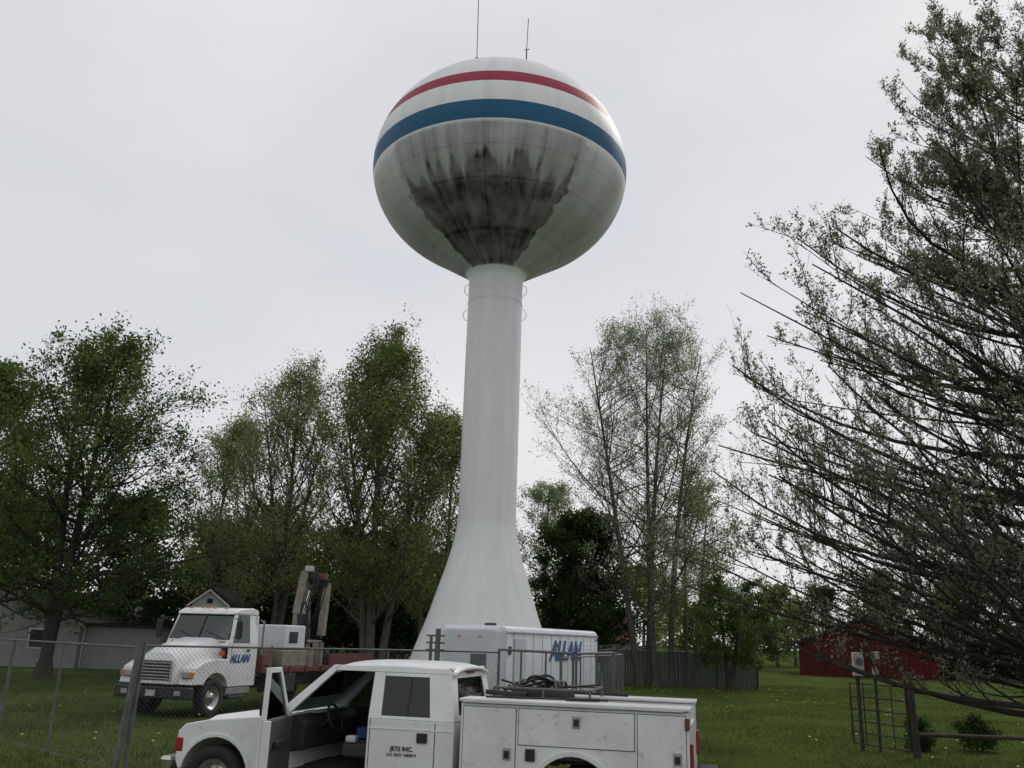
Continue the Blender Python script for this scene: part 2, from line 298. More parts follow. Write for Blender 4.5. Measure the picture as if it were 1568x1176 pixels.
# ---------------------------------------------------------------- water tower
TX,TY=-.94,40.
tw=empty('water_tower',(TX,TY,0))
tm=bpy.data.materials.new('tower_white'); tm.use_nodes=True
def towermat(m,base,low):
    nt=m.node_tree;N=nt.nodes;L=nt.links;b=N['Principled BSDF']; b.inputs['Specular IOR Level'].default_value=.2
    at=N.new('ShaderNodeAttribute'); at.attribute_name='dirt'
    tc=N.new('ShaderNodeTexCoord'); mp=N.new('ShaderNodeMapping'); mp.inputs['Scale'].default_value=(1.6,1.6,.25); L.new(tc.outputs['Object'],mp.inputs[0])
    n=N.new('ShaderNodeTexNoise'); n.inputs['Scale'].default_value=1.5; n.inputs['Detail'].default_value=8; L.new(mp.outputs[0],n.inputs['Vector'])
    cr=N.new('ShaderNodeValToRGB'); cr.color_ramp.elements[0].position=.3; cr.color_ramp.elements[1].position=.65
    cr.color_ramp.elements[0].color=(*[c*.93 for c in base],1); cr.color_ramp.elements[1].color=(*base,1); L.new(n.outputs[0],cr.inputs[0])
    # blotchy break-up of the mildew and the painted bowl shade
    n2=N.new('ShaderNodeTexNoise'); n2.inputs['Scale'].default_value=1.1; n2.inputs['Detail'].default_value=9; n2.inputs['Roughness'].default_value=.65; L.new(tc.outputs['Object'],n2.inputs['Vector'])
    ma=N.new('ShaderNodeMath'); ma.operation='MULTIPLY_ADD'; ma.inputs[1].default_value=.9; ma.inputs[2].default_value=.55; L.new(n2.outputs[0],ma.inputs[0])
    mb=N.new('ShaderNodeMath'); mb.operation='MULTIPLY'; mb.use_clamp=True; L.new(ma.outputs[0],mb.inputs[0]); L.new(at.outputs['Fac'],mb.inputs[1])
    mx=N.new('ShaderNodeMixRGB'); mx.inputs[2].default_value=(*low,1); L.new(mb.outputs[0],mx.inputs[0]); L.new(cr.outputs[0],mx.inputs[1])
    L.new(mx.outputs[0],b.inputs['Base Color'])
    rg=N.new('ShaderNodeMath'); rg.operation='MULTIPLY_ADD'; rg.inputs[1].default_value=.45; rg.inputs[2].default_value=.48; L.new(at.outputs['Fac'],rg.inputs[0]); L.new(rg.outputs[0],b.inputs['Roughness'])
    return m
WB=(.83,.84,.83)
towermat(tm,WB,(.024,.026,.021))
tred=bpy.data.materials.new('stripe_red'); tred.use_nodes=True; towermat(tred,(.34,.035,.065),(.05,.03,.03))
tblu=bpy.data.materials.new('stripe_blue'); tblu.use_nodes=True; towermat(tblu,(.02,.115,.225),(.02,.03,.03))
prof=[(3.62,0),(3.42,.5),(3.2,1.1),(2.88,2.0),(2.46,3.1),(2.02,4.5),(1.75,5.3),(1.56,6.0),(1.40,6.7),(1.31,7.36)]
pr=np.array(prof); hh=np.linspace(0,7.36,40); rad=np.interp(hh,pr[:,1],pr[:,0]); rad=np.convolve(np.pad(rad,2,mode='edge'),np.ones(5)/5,'valid')
P=[(r_,h_) for r_,h_ in zip(rad,hh)]
P+= [(1.31,h_) for h_ in np.linspace(7.6,18.9,50)]
a_,bu,bl,cz=6.36,5.3,5.0,24.8
for k in range(1,9):
    t=k/8; P.append((1.31+.25*t*t,18.9+.55*t))
for r_ in np.linspace(1.7,3.6,14): P.append((r_,19.5+(r_-1.7)/(1.9)*(cz-bl*math.sqrt(1-(3.6/a_)**2)-19.5)))
t0=math.acos(3.6/a_)
for t in np.linspace(-t0,0,90)[1:]: P.append((a_*math.cos(t),cz+bl*math.sin(t)))
def tu(h): return math.asin((h-cz)/bu)
brk=[0,tu(25.02),tu(26.12),tu(26.80),math.pi/2-.002]
for a0,a1,nn in zip(brk[:-1],brk[1:],[4,12,8,60]):
    for t in np.linspace(a0,a1,nn+1)[1:]: P.append((a_*math.cos(t),cz+bu*math.sin(t)))
P=np.array(P)
blo=24.12
idx=np.argmin(np.abs(P[:,1]-blo)+ (P[:,0]<5)*10); 
tt=math.asin((blo-cz)/bl); P[idx]=(a_*math.cos(tt),blo)
ns=540; th=np.arange(ns)*2*math.pi/ns
V=np.stack([P[:,0][:,None]*np.sin(th)[None],-P[:,0][:,None]*np.cos(th)[None],np.repeat(P[:,1][:,None],ns,1)],-1)
nr=len(P); i,j=np.meshgrid(np.arange(nr-1),np.arange(ns),indexing='ij'); j2=(j+1)%ns
Q=np.stack([i*ns+j,i*ns+j2,(i+1)*ns+j2,(i+1)*ns+j],-1).reshape(-1,4)
hm=(P[:-1,1]+P[1:,1])/2; rm=P[:-1,0]
mi=np.zeros(nr-1,int); mi[(hm>blo)&(hm<25.02)&(rm>5)]=2; mi[(hm>26.12)&(hm<26.8)&(rm>4)]=1
tank=npmesh('tank_and_pedestal',V.reshape(-1,3),Q,np.repeat(mi,ns),[tm,tred,tblu],tw,True)
deg=(np.degrees(th)+180)%360-180; H_=np.repeat(P[:,1][:,None],ns,1); Dg=np.repeat(deg[None],nr,0)
def n1d(x,per,seed):
    gg=np.random.default_rng(seed); k=int(360/per)+2; v=gg.random(k); f=((x+180)/per); i0=np.floor(f).astype(int)%k; u=f-np.floor(f); u=u*u*(3-2*u); return v[i0]*(1-u)+v[(i0+1)%k]*u
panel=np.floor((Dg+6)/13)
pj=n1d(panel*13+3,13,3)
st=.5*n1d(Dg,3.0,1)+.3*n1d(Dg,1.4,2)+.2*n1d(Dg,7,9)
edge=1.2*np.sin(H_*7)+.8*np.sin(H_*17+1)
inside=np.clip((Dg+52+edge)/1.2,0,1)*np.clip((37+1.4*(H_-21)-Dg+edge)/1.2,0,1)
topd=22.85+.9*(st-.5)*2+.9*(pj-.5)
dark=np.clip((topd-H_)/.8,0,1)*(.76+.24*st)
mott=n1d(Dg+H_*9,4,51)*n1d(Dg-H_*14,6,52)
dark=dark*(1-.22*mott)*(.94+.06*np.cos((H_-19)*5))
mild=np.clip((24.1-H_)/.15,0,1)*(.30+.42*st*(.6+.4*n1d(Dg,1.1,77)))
outer_shade=np.clip((24.1-H_)/.5,0,1)*(.22+.18*n1d(Dg,9,11))  # bowl outside the mildew wedge: its shade painted in as patchy grey
d=np.maximum(inside*np.maximum(dark,mild),outer_shade)
seam=(np.abs(((Dg+6)%13)-6.5)>6.3)&(H_<24.1)&(H_>19.6)
for sh in (20.4,21.9,23.1): seam|=(np.abs(H_-sh)<.035)
d=np.where(seam&(H_>19.5)&(H_<24.1),np.clip(d+.12,0,1),d)
seamu=(np.abs(((Dg+6)%26)-13)>12.75)&(H_>24.1)&(H_<29); d=np.where(seamu,d+.08,d)
d=np.where((H_>24.1),d+.03+.09*n1d(Dg,4,31)*n1d(Dg,1.7,32),d)
d=np.where(H_<19.35,0.02+.04*n1d(Dg,9,12)*(H_>0),d)
for sh in (7.4,17.8,4.9,2.6,10.6,14.2): d=np.where(np.abs(H_-sh)<.12,d+(.05 if sh in(7.4,17.8) else .025),d)
d=np.where((H_>17.8)&(H_<19.4),d+.05,d)
at=tank.data.attributes.new('dirt','FLOAT','POINT'); at.data.foreach_set('value',d.ravel().astype(np.float32))  # holds mildew, seams and the shade painted on the lower bowl
def ring(nm,r,h,tr_):
    a=np.linspace(0,2*math.pi,73); A=np.stack([r*np.cos(a[:-1]),r*np.sin(a[:-1]),np.full(72,h)],1); B=np.stack([r*np.cos(a[1:]),r*np.sin(a[1:]),np.full(72,h)],1)
    V,Q=tubes(A,(A+B)/2,B,tr_,tr_,1,6); npmesh(nm,V,Q,None,[tm],tw,True)
ring('weld_ring_top',1.312,17.8,.014); ring('weld_ring_flare',1.312,7.38,.012)
segs=[]
for h_,s in((18.55,1),(18.5,-1),(17.3,1),(17.2,-1)):
    c=np.array([s*1.31,-.1,h_]); pts=[c+np.array([s*.20*math.sin(a),-.05,.28*math.cos(a)]) for a in np.linspace(0,math.pi,9)]
    segs+=[(pts[k],pts[k+1],.012) for k in range(8)]
lines('rigging_loops',segs,M['galv'],tw)
zt=cz+bu
segs=[((-1.35,-1.8,zt-.3),(-1.35,-1.8,zt+.35),.07),((-1.35,-1.8,zt+.3),(-1.45,-1.8,zt+6.3),.022),
      ((1.15,-1.8,zt-.3),(1.15,-1.8,zt+.9),.035),((1.15,-1.8,zt+.9),(1.2,-1.8,zt+2.8),.02),((1.05,-1.8,zt+.9),(1.3,-1.8,zt+.95),.02)]
lines('antennas',segs,M['galv'],tw)
lines('vent_rail',[((.6*math.cos(a),.6*math.sin(a),zt),(.6*math.cos(a),.6*math.sin(a),zt+.25),.02) for a in np.linspace(0,6,9)],tm,tw)
cyl('roof_hatch',(0,0,zt-.05),(0,0,zt+.2),.45,tm,tw)
box('access_door',-.45,.45,-3.55,-3.2,.15,2.0,tm,tw,.03)
cyl('concrete_base',(0,0,-.1),(0,0,.16),4.1,mat('concrete',(.32,.31,.29),.9,.15),tw,48)

# ---------------------------------------------------------------- pickup (service body)
al=R(14); pk=empty('service_pickup_truck',(2.44,11.97,0),R(180)-al)
W,Bd=M['white'],M['body']
def arcpts(cx,cz_,r,a0,a1,n): return [(cx+r*math.cos(a),cz_+r*math.sin(a)) for a in np.linspace(a0,a1,n)]
for s,tg in((1,'l'),(-1,'r')):
    y0,y1=s*.58,s*1.02
    pts=[(0,.62),(.88,.62)]+arcpts(1.37,.45,.50,R(160),R(20),13)+[(1.86,.62),(2.78,.62),(2.78,1.50),(0,1.50)]
    prism('side_box_'+tg,pts,min(y0,y1),max(y0,y1),Bd,pk,.012)
    def dr(nm,x0,x1,z0,z1): 
        ya,yb=sorted((s*1.021,s*1.036)); box(nm+'_'+tg,x0,x1,ya,yb,z0,z1,Bd,pk,.01)
    dr('front_locker_door',2.08,2.74,.70,1.45); dr('center_locker_door',.64,2.04,1.04,1.45); dr('rear_locker_door',.04,.60,.70,1.45)
    for x0,x1,z0,z1 in((2.073,2.747,.693,1.457),(.633,2.047,1.033,1.457),(.033,.607,.693,1.457)):
        ya,yb=sorted((s*1.0,s*1.0235)); box('door_gasket_'+tg,x0,x1,ya,yb,z0,z1,M['black'],pk)
    ya,yb=sorted((s*.56,s*1.055)); box('top_lid_'+tg,-.02,2.80,ya,yb,1.505,1.545,Bd,pk,.012)
    for (lx,lz) in((1.33,1.33),(2.18,.93),(.14,.98)):
        ya,yb=sorted((s*1.037,s*1.05)); box('latch_plate_'+tg,lx-.05,lx+.05,ya,yb,lz-.07,lz+.07,M['alu'],pk,.01)
        ya,yb=sorted((s*1.051,s*1.062)); box('latch_handle_'+tg,lx-.032,lx+.032,ya,yb,lz-.05,lz+.035,M['black'],pk,.006)
    if s==1: box('fuel_filler_'+tg,1.83,1.95,1.037,1.046,.86,1.0,M['black'],pk,.02)
    o_=arcpts(1.37,.45,.56,R(165),R(15),15)+arcpts(1.37,.45,.49,R(15),R(165),15)
    ya,yb=sorted((s*1.0215,s*1.065)); prism('fender_flare_'+tg,o_,ya,yb,Bd,pk,.012)
    box('tail_light_'+tg,-.035,-.004,min(s*.80,s*.98),max(s*.80,s*.98),.85,1.15,M['red'],pk,.01)
    box('rust_corner_'+tg,-.006,.05,min(s*1.0,s*1.0565),max(s*1.0,s*1.0565),1.30,1.43,M['rust'],pk,.01)
    cyl('hinge_tube_'+tg,(.05,s*1.045,1.50),(2.75,s*1.045,1.50),.012,M['alu'],pk,8)
box('bed_floor',.02,2.76,-.575,.575,.80,.84,M['grey'],pk)
box('bed_front_wall',2.70,2.76,-.575,.575,.845,1.48,Bd,pk)
box('tailgate',.0,.05,-.575,.575,.85,1.32,Bd,pk,.01)
box('rear_bumper',-.28,-.03,-1.0,1.0,.52,.72,M['black'],pk,.03)
box('chassis_frame',.1,6.4,-.4,.4,.42,.58,M['black'],pk)
for x in(1.37,6.13):
    for s,tg in((1,'l'),(-1,'r')): wheel(('rear_' if x<3 else 'front_')+tg,pk,x,s*.86,.40,.27,s)
box('tool_chest',1.9,2.45,-.5,.1,.85,1.58,M['black'],pk,.03)
box('compressor_box',.9,1.6,-.45,.3,.85,1.45,M['maroon'],pk,.04)
cyl('air_tank',(1.5,.25,1.55),(2.2,.25,1.57),.10,M['dark'],pk)
segs=[]
for k in range(6):
    rr=.28-.02*k; c=(2.2-.05*k,.0+.03*k,1.60+.035*k); pts=[(c[0]+rr*math.cos(a),c[1]+rr*math.sin(a),c[2]+.035*math.sin(2*a+k)) for a in np.linspace(0,2*math.pi,25)]
    segs+=[(pts[i],pts[i+1],.018) for i in range(24)]
for k in range(6):
    rr=.18; c=(1.65+.04*k,.1,1.62); pts=[(c[0]+.015*k,c[1]+rr*math.cos(a),c[2]+rr*math.sin(a)*.7) for a in np.linspace(0,2*math.pi,21)]
    segs+=[(pts[i],pts[i+1],.016) for i in range(20)]
lines('hoses',segs,M['black'],pk,6)
lines('rack_rail',[((1.25,.5,1.66),(2.5,.5,1.66),.016),((1.25,-.6,1.66),(2.5,-.6,1.66),.016),((1.25,.5,1.54),(1.25,.5,1.66),.016),((2.5,.5,1.54),(2.5,.5,1.66),.016),((1.85,.5,1.54),(1.85,.5,1.66),.014),((1.25,-.6,1.5),(1.25,-.6,1.86),.016),((2.5,-.6,1.5),(2.5,-.6,1.66),.016),((1.25,.5,1.66),(1.25,-.6,1.66),.016)],M['galv'],pk)
lines('pry_bars',[((1.0,.62,1.565),(2.5,.9,1.565),.013),((.9,-.7,1.57),(2.4,-.85,1.57),.02),((2.3,.2,1.6),(1.2,.0,1.72),.012),((2.6,-.3,1.72),(1.9,.2,1.6),.015),((2.6,.5,1.60),(2.0,.75,1.60),.03),((1.5,.8,1.57),(1.1,.7,1.57),.02)],M['dark'],pk)
# cab
BL=1.24; RF=1.90
def sy(z,s=1,o=0): return s*((.965 if z<=BL else .965-(z-BL)*.24)+o)
def sidepanel(nm,pts,s,m,th=.05,o=0,bevel=.008):
    A=[(x,sy(z,s,o),z) for x,z in pts]; B=[(x,sy(z,s,o)-s*th,z) for x,z in pts]; return loft(nm,A,B,m,pk,bevel)
for s,tg in((1,'l'),(-1,'r')):
    sidepanel('quarter_panel_'+tg,[(2.88,.55),(4.03,.55),(4.03,BL),(2.88,BL)],s,W)
    sidepanel('c_pillar_'+tg,[(2.88,BL),(3.20,BL),(3.27,1.74),(3.27,1.80),(2.98,1.80)],s,W)
    sidepanel('b_pillar_'+tg,[(3.86,BL),(4.03,BL),(4.03,1.80),(3.88,1.80)],s,W)
    sidepanel('window_head_'+tg,[(3.271,1.755),(3.879,1.755),(3.879,1.80),(3.271,1.80)],s,W)
    sidepanel('window_sill_'+tg,[(3.20,BL+.001),(3.86,BL+.001),(3.86,BL+.04),(3.205,BL+.04)],s,W)
    sidepanel('cant_rail_'+tg,[(2.98,1.802),(4.62,1.802),(4.56,1.87),(3.02,1.87)],s,W)
    sidepanel('rear_side_glass_'+tg,[(3.19,BL+.03),(3.90,BL+.03),(3.90,1.78),(3.26,1.78)],s,M['dglass'],.008,-.02,0)
    sidepanel('window_divider_'+tg,[(3.50,BL+.04),(3.525,BL+.04),(3.525,1.755),(3.505,1.755)],s,M['black'],.012,-.012,0)
    sidepanel('door_seam_'+tg,[(3.12,.58),(3.130,.58),(3.130,BL-.02),(3.12,BL-.02)],s,M['dark'],.01,.003,0)
    sidepanel('door_seam2_'+tg,[(3.99,.58),(3.998,.58),(3.998,BL),(3.99,BL)],s,M['dark'],.01,.003,0)
    sidepanel('body_crease_'+tg,[(2.89,1.125),(4.02,1.125),(4.02,1.14),(2.89,1.14)],s,W,.01,.008,0)
    sidepanel('rocker_'+tg,[(2.88,.42),(5.15,.42),(5.15,.545),(2.88,.545)],s,W,.1)
    a0=[(5.32,sy(BL,s),BL),(5.14,sy(BL,s),BL),(4.50,sy(1.87,s),1.87),(4.62,sy(1.87,s),1.87)]
    a1=[(x,y-s*.07,z) for x,y,z in a0]; loft('a_pillar_'+tg,a0,a1,W,pk,.01)
    box('rear_handle_'+tg,3.22,3.36,*sorted((s*.966,s*.99)),.98,1.10,M['black'],pk,.015)
sidepanel('passenger_door',[(4.04,.55),(5.12,.55),(5.12,BL),(4.04,BL)],-1,M['dark'])
sidepanel('passenger_door_skin',[(4.04,.55),(5.12,.55),(5.12,BL),(4.04,BL)],-1,W,.01,.011)
sidepanel('passenger_glass',[(4.04,BL),(5.14,BL),(4.56,1.81),(4.04,1.81)],-1,M['glass'],.008,-.02,0)
V=[];F=[];nxr,nyr=18,18
for i in range(nxr+1):
    for j in range(nyr+1):
        u=i/nxr*2-1; v=j/nyr*2-1; x=3.77+u*.84; y=v*.815; z=1.945-.05*abs(v)**4.0-.05*abs(u)**5-.025*v*v-.015*u*u
        V.append((x,y,z))
for i in range(nxr):
    for j in range(nyr): a=i*(nyr+1)+j; F.append((a,a+1,a+nyr+2,a+nyr+1))
ro=pmesh('cab_roof',V,F,W,pk,smooth=True); so=ro.modifiers.new('s','SOLIDIFY'); so.thickness=.04
A=[(2.90,-.95,.55),(2.90,.95,.55),(2.90,.95,BL),(2.90,-.95,BL)]; loft('cab_back_lower',A,[(x+.05,y,z) for x,y,z in A],W,pk)
def back(y,z): return (2.89+(z-BL)*.16,y,z)
for nm,q in(('back_frame_l',[(.95,BL),(.70,BL),(.60,1.75),(.82,1.86)]),('back_frame_r',[(-.95,BL),(-.70,BL),(-.60,1.75),(-.82,1.86)]),('back_frame_top',[(.60,1.751),(-.60,1.751),(-.81,1.88),(.81,1.88)]),('back_frame_low',[(.70,BL),(-.70,BL),(-.69,1.30),(.69,1.30)])):
    A=[back(y,z) for y,z in q]; loft(nm,A,[(x+.04,y,z) for x,y,z in A],W,pk,.006)
box('third_brake_light',2.955,2.985,-.15,.15,1.80,1.84,M['red'],pk,.005)
A=[back(y,z) for y,z in[(.70,1.29),(-.70,1.29),(-.61,1.76),(.61,1.76)]]; loft('rear_window',[(x+.012,y,z) for x,y,z in A],[(x+.02,y,z) for x,y,z in A],M['dglass'],pk)
A=[(5.30,.90,BL),(5.30,-.90,BL),(4.60,-.76,1.86),(4.60,.76,1.86)]; loft('windshield',A,[(x-.01,y,z-.008) for x,y,z in A],M['glass'],pk)
pts=[(5.13,.45),(5.58,.45)]+arcpts(6.13,.42,.50,R(172),R(8),15)+[(6.66,.48),(6.72,.60),(6.72,.96),(6.62,1.05),(6.3,1.115),(5.8,1.165),(5.4,1.205),(5.13,1.235)]
prism('front_fenders',pts,-.97,.97,W,pk,.06,4)
A=[(5.33,.78,1.19),(5.33,-.78,1.19),(6.60,-.66,1.02),(6.60,.66,1.02)]
B=[(5.36,.64,1.265),(5.36,-.64,1.265),(6.46,-.50,1.135),(6.46,.50,1.135)]
loft('hood',A,B,W,pk,.05,4)
box('front_grille',6.72,6.77,-.60,.60,.66,.97,M['chrome'],pk,.02)
for s in(1,-1):
    box('headlight',6.60,6.765,*sorted((s*.64,s*.93)),.68,.93,M['alu'],pk,.04); box('turn_signal',6.62,6.745,*sorted((s*.935,s*.978)),.70,.88,M['red'],pk,.02)
box('front_bumper',6.76,6.94,-1.0,1.0,.42,.64,M['chrome'],pk,.05)
o_=arcpts(6.13,.42,.54,R(170),R(10),15)+arcpts(6.13,.42,.485,R(10),R(170),15); prism('wheel_lip_l',o_,.965,.99,W,pk,.01); prism('wheel_lip_r',o_,-.99,-.965,W,pk,.01)
box('headliner',2.98,4.55,-.78,.78,1.82,1.85,M['grey'],pk)
box('cab_floor',2.95,5.15,-.9,.9,.50,.56,M['dark'],pk)
loft('dashboard',[(5.30,-.88,1.22),(5.30,-.88,.75),(4.95,-.88,.80),(4.92,-.88,1.12),(5.02,-.88,1.22)],[(5.30,.88,1.22),(5.30,.88,.75),(4.95,.88,.80),(4.92,.88,1.12),(5.02,.88,1.22)],M['dark'],pk,.03)
for y in(.42,-.42):
    box('seat_cushion',4.0,4.5,y-.26,y+.26,.72,.9,M['grey'],pk,.05); 
    loft('seat_back',[(3.98,y-.26,.88),(4.12,y-.26,.88),(3.92,y-.22,1.50),(3.80,y-.22,1.50)],[(3.98,y+.26,.88),(4.12,y+.26,.88),(3.92,y+.22,1.50),(3.80,y+.22,1.50)],M['grey'],pk,.04); box('headrest',3.78,3.9,y-.13,y+.13,1.52,1.68,M['grey'],pk,.04)
box('rear_bench',3.05,3.25,-.8,.8,.8,1.4,M['dark'],pk,.05)
segs=[];c=Vector((4.72,.42,1.17)); ax1=Vector((0,1,0)); ax2=Vector((.38,0,.92)).normalized()
pts=[c+.19*(math.cos(a)*ax1+math.sin(a)*ax2) for a in np.linspace(0,2*math.pi,25)]
segs+=[(tuple(pts[i]),tuple(pts[i+1]),.016) for i in range(24)]+[(tuple(c),(5.0,.42,1.02),.03),(tuple(pts[0]),tuple(pts[12]),.014)]
lines('steering_wheel',segs,M['black'],pk)
box('paper_bag',4.3,4.45,.55,.68,.9,.99,M['white2'],pk,.03); box('cooler',4.15,4.5,.0,.2,.9,1.05,M['blue'],pk,.03); box('papers',4.97,5.2,.1,.4,1.225,1.24,M['white2'],pk)
dr_=empty('driver_door',(5.10,.985,0),R(11)); dr_.parent=pk
def dpanel(nm,pts,x0,x1,m,bevel=.01):
    A=[(x0,y,z) for y,z in pts]; B=[(x1,y,z) for y,z in pts]; return loft(nm,A,B,m,dr_,bevel)
dpanel('door_outer_skin',[(0.02,.50),(1.05,.50),(1.07,BL),(0.02,BL)],.03,.07,W)
dpanel('door_inner_edge',[(0.985,.50),(1.055,.50),(1.075,BL),(1.0,BL)],-.06,.029,W)
dpanel('door_inner_trim',[(0.04,.52),(.983,.52),(.998,BL-.01),(0.04,BL-.01)],-.05,.029,M['grey'])
dpanel('door_rear_frame',[(1.0,BL),(1.07,BL),(1.04,1.84),(.97,1.84)],.0,.05,W,.006)
dpanel('door_top_frame',[(.50,1.78),(.97,1.78),(.97,1.84),(.56,1.84)],.0,.05,W,.006)
dpanel('door_front_frame',[(0.02,BL),(.12,BL),(.60,1.78),(.56,1.84)],.0,.05,W,.006)
dpanel('door_glass',[(.12,BL),(1.0,BL),(.97,1.78),(.60,1.78)],.022,.028,M['glass'],0)
dpanel('armrest',[(.25,.92),(.85,.92),(.85,1.0),(.25,1.0)],-.10,-.051,M['dark'],.02)
dpanel('door_handle',[(.82,1.02),(.97,1.02),(.97,1.1),(.82,1.1)],.071,.09,M['black'],.01)
dpanel('mirror_head',[(.02,1.22),(.24,1.22),(.26,1.30),(.26,1.46),(.22,1.52),(.04,1.52),(.0,1.46),(.0,1.28)],.22,.34,M['black'],.02)
lines('mirror_arm',[((.05,.15,1.28),(.28,.12,1.30),.018),((.05,.17,1.38),(.28,.12,1.44),.014)],M['black'],dr_)
pa=empty('passenger_mirror',(5.12,-1.05,0)); pa.parent=pk
mm=box('mirror_head',-.05,.07,-.2,.04,1.28,1.55,M['black'],pa,.04)
def onY(x,y,z,s=1):
    return Matrix(((-s,0,0,x),(0,0,s,y),(0,1,0,z),(0,0,0,1)))
text('cab_lettering','JETS INC.',.075,M['dark'],pk,onY(3.55,.972,.90),0,.001)
text('cab_lettering_small','U.S. DOT 1482019',.05,M['dark'],pk,onY(3.55,.972,.83),0,.0)

# ---------------------------------------------------------------- boom truck
bt=empty('crane_flatbed_truck',(-9.34,24.87,0),R(-108))
box('front_bumper',-.22,.02,-1.2,1.2,.48,.80,M['black'],bt,.05)
box('number_plate',.021,.03,-.15,.15,.55,.70,M['box'],bt)
for s,tg in((1,'l'),(-1,'r')):
    pts=[(-.12,.85),(-.5,.85)]+arcpts(-1.15,.52,.62,R(30),R(150),13)+[(-1.72,.75),(-1.78,1.35),(-1.6,1.50),(-1.1,1.50),(-.55,1.42),(-.22,1.27)]
    prism('fender_'+tg,pts,*sorted((s*.72,s*1.17)),W,bt,.08,4)
    box('headlight_'+tg,-.20,-.09,*sorted((s*.80,s*1.08)),1.00,1.20,M['alu'],bt,.04)
    box('marker_'+tg,-.22,-.10,*sorted((s*1.085,s*1.16)),1.02,1.18,M['amber'],bt,.02)
    box('fog_light_'+tg,.02,.04,*sorted((s*.75,s*.95)),.58,.70,M['alu'],bt,.02)
hs=[(-.03,.60,.86,1.50,.38),(-.12,.68,.86,1.66,.50),(-.5,.76,.87,1.80,.58),(-1.1,.85,.88,1.95,.66),(-1.72,.95,.90,2.06,.74)]
V=[];F=[];m_=14
for (x,wd,zb,zt_,wt) in hs:
    ring_=[(x,wd,zb)]+[(x,wd+(wt-wd)*q**1.6,zb+(zt_-zb-.12)*(1-(1-q)**1.4)) for q in (0.25,.5,.75,.9)]+[(x,wt-.08,zt_-.05),(x,wt*.6,zt_)]
    ring_=ring_+[(a,-b,c) for a,b,c in reversed(ring_)]; V+=ring_
for i in range(len(hs)-1):
    for j in range(m_-1): F.append((i*m_+j,i*m_+j+1,(i+1)*m_+j+1,(i+1)*m_+j))
F.append(tuple(range(m_)))
pmesh('hood',V,F,W,bt,.03,True,3)
box('grille_opening',-.05,-.015,-.52,.52,.94,1.42,M['black'],bt,.015)
for k in range(6): box('grille_bar_%d'%k,-.03,.01,-.50,.50,.97+k*.08,1.005+k*.08,M['alu'],bt,.01)
for s in(1,-1): box('grille_surround',-.03,.012,*sorted((s*.52,s*.57)),.92,1.46,M['alu'],bt,.01)
box('grille_surround_top',-.04,.012,-.519,.519,1.425,1.465,M['alu'],bt,.01)
def cy(z): return 1.08-(max(z-1.9,0))*.12
def cpanel(nm,pts,s,m,th=.05,o=0,b=.01):
    A=[(x,s*(cy(z)+o),z) for x,z in pts];B=[(x,s*(cy(z)+o-th),z) for x,z in pts]; return loft(nm,A,B,m,bt,b)
for s,tg in((1,'l'),(-1,'r')):
    cpanel('cab_door_'+tg,[(-1.74,.75),(-3.15,.75),(-3.15,1.92),(-1.74,1.92)],s,W)
    cpanel('a_post_'+tg,[(-1.74,1.92),(-1.88,1.92),(-2.14,2.72),(-2.02,2.72)],s,W)
    cpanel('b_post_'+tg,[(-2.74,1.92),(-3.15,1.92),(-3.15,2.72),(-2.74,2.72)],s,W)
    cpanel('cant_'+tg,[(-2.02,2.721),(-3.15,2.721),(-3.15,2.82),(-2.06,2.82)],s,W)
    cpanel('side_glass_'+tg,[(-1.84,1.90),(-2.76,1.90),(-2.76,2.74),(-2.10,2.74)],s,M['glass'],.01,-.02,0)
    cpanel('door_gap_'+tg,[(-1.86,.95),(-1.875,.95),(-1.875,1.9),(-1.86,1.9)],s,M['black'],.01,.003,0)
    cpanel('door_gap2_'+tg,[(-2.80,.95),(-2.815,.95),(-2.815,2.7),(-2.80,2.7)],s,M['black'],.01,.003,0)
    cpanel('door_handle_'+tg,[(-2.60,1.70),(-2.75,1.70),(-2.75,1.76),(-2.60,1.76)],s,M['black'],.02,.02,.005)
    box('step_'+tg,-2.7,-1.9,*sorted((s*.9,s*1.12)),.40,.50,M['black'],bt,.02); box('fuel_tank_step_'+tg,-3.0,-1.85,*sorted((s*.75,s*1.05)),.52,.74,M['alu'],bt,.04)
    lines('mirror_arm_'+tg,[((-1.85,s*1.08,2.1),(-1.7,s*1.36,2.1),.015),((-1.9,s*1.05,2.6),(-1.7,s*1.36,2.6),.015),((-1.7,s*1.36,2.0),(-1.7,s*1.36,2.65),.015)],M['black'],bt)
    box('mirror_'+tg,-1.75,-1.66,*sorted((s*1.27,s*1.45)),2.05,2.55,M['black'],bt,.03)
A=[(-1.72,1.0,2.02),(-1.72,-1.0,2.02),(-2.04,-.93,2.72),(-2.04,.93,2.72)]; loft('windshield',A,[(x-.01,y,z-.006) for x,y,z in A],M['glass'],bt)
lines('windshield_divider',[((-1.71,0,2.02),(-2.03,0,2.72),.02),((-1.70,.9,2.03),(-1.80,.2,2.25),.012),((-1.70,-.1,2.03),(-1.80,-.7,2.25),.012)],M['black'],bt)
A=[(-1.70,1.06,1.85),(-1.70,-1.06,1.85),(-1.74,-1.04,2.02),(-1.74,1.04,2.02)]; loft('cowl',A,[(x-.1,y,z) for x,y,z in A],W,bt,.01)
pts=[(-1.95,2.72),(-2.0,2.80),(-2.25,2.90),(-2.9,2.93),(-3.18,2.86),(-3.18,2.72),(-3.1,2.72)]
A=[(x,-1.0,z) for x,z in pts]; B=[(x,1.0,z) for x,z in pts]; loft('cab_roof',A,B,W,bt,.05,3)
box('cab_rear_wall',-3.15,-3.08,-1.03,1.03,.75,2.72,W,bt)
for k in(-.6,-.2,0,.2,.6): box('roof_marker',-2.12,-2.02,k-.04,k+.04,2.88,2.93,M['amber'],bt,.01)
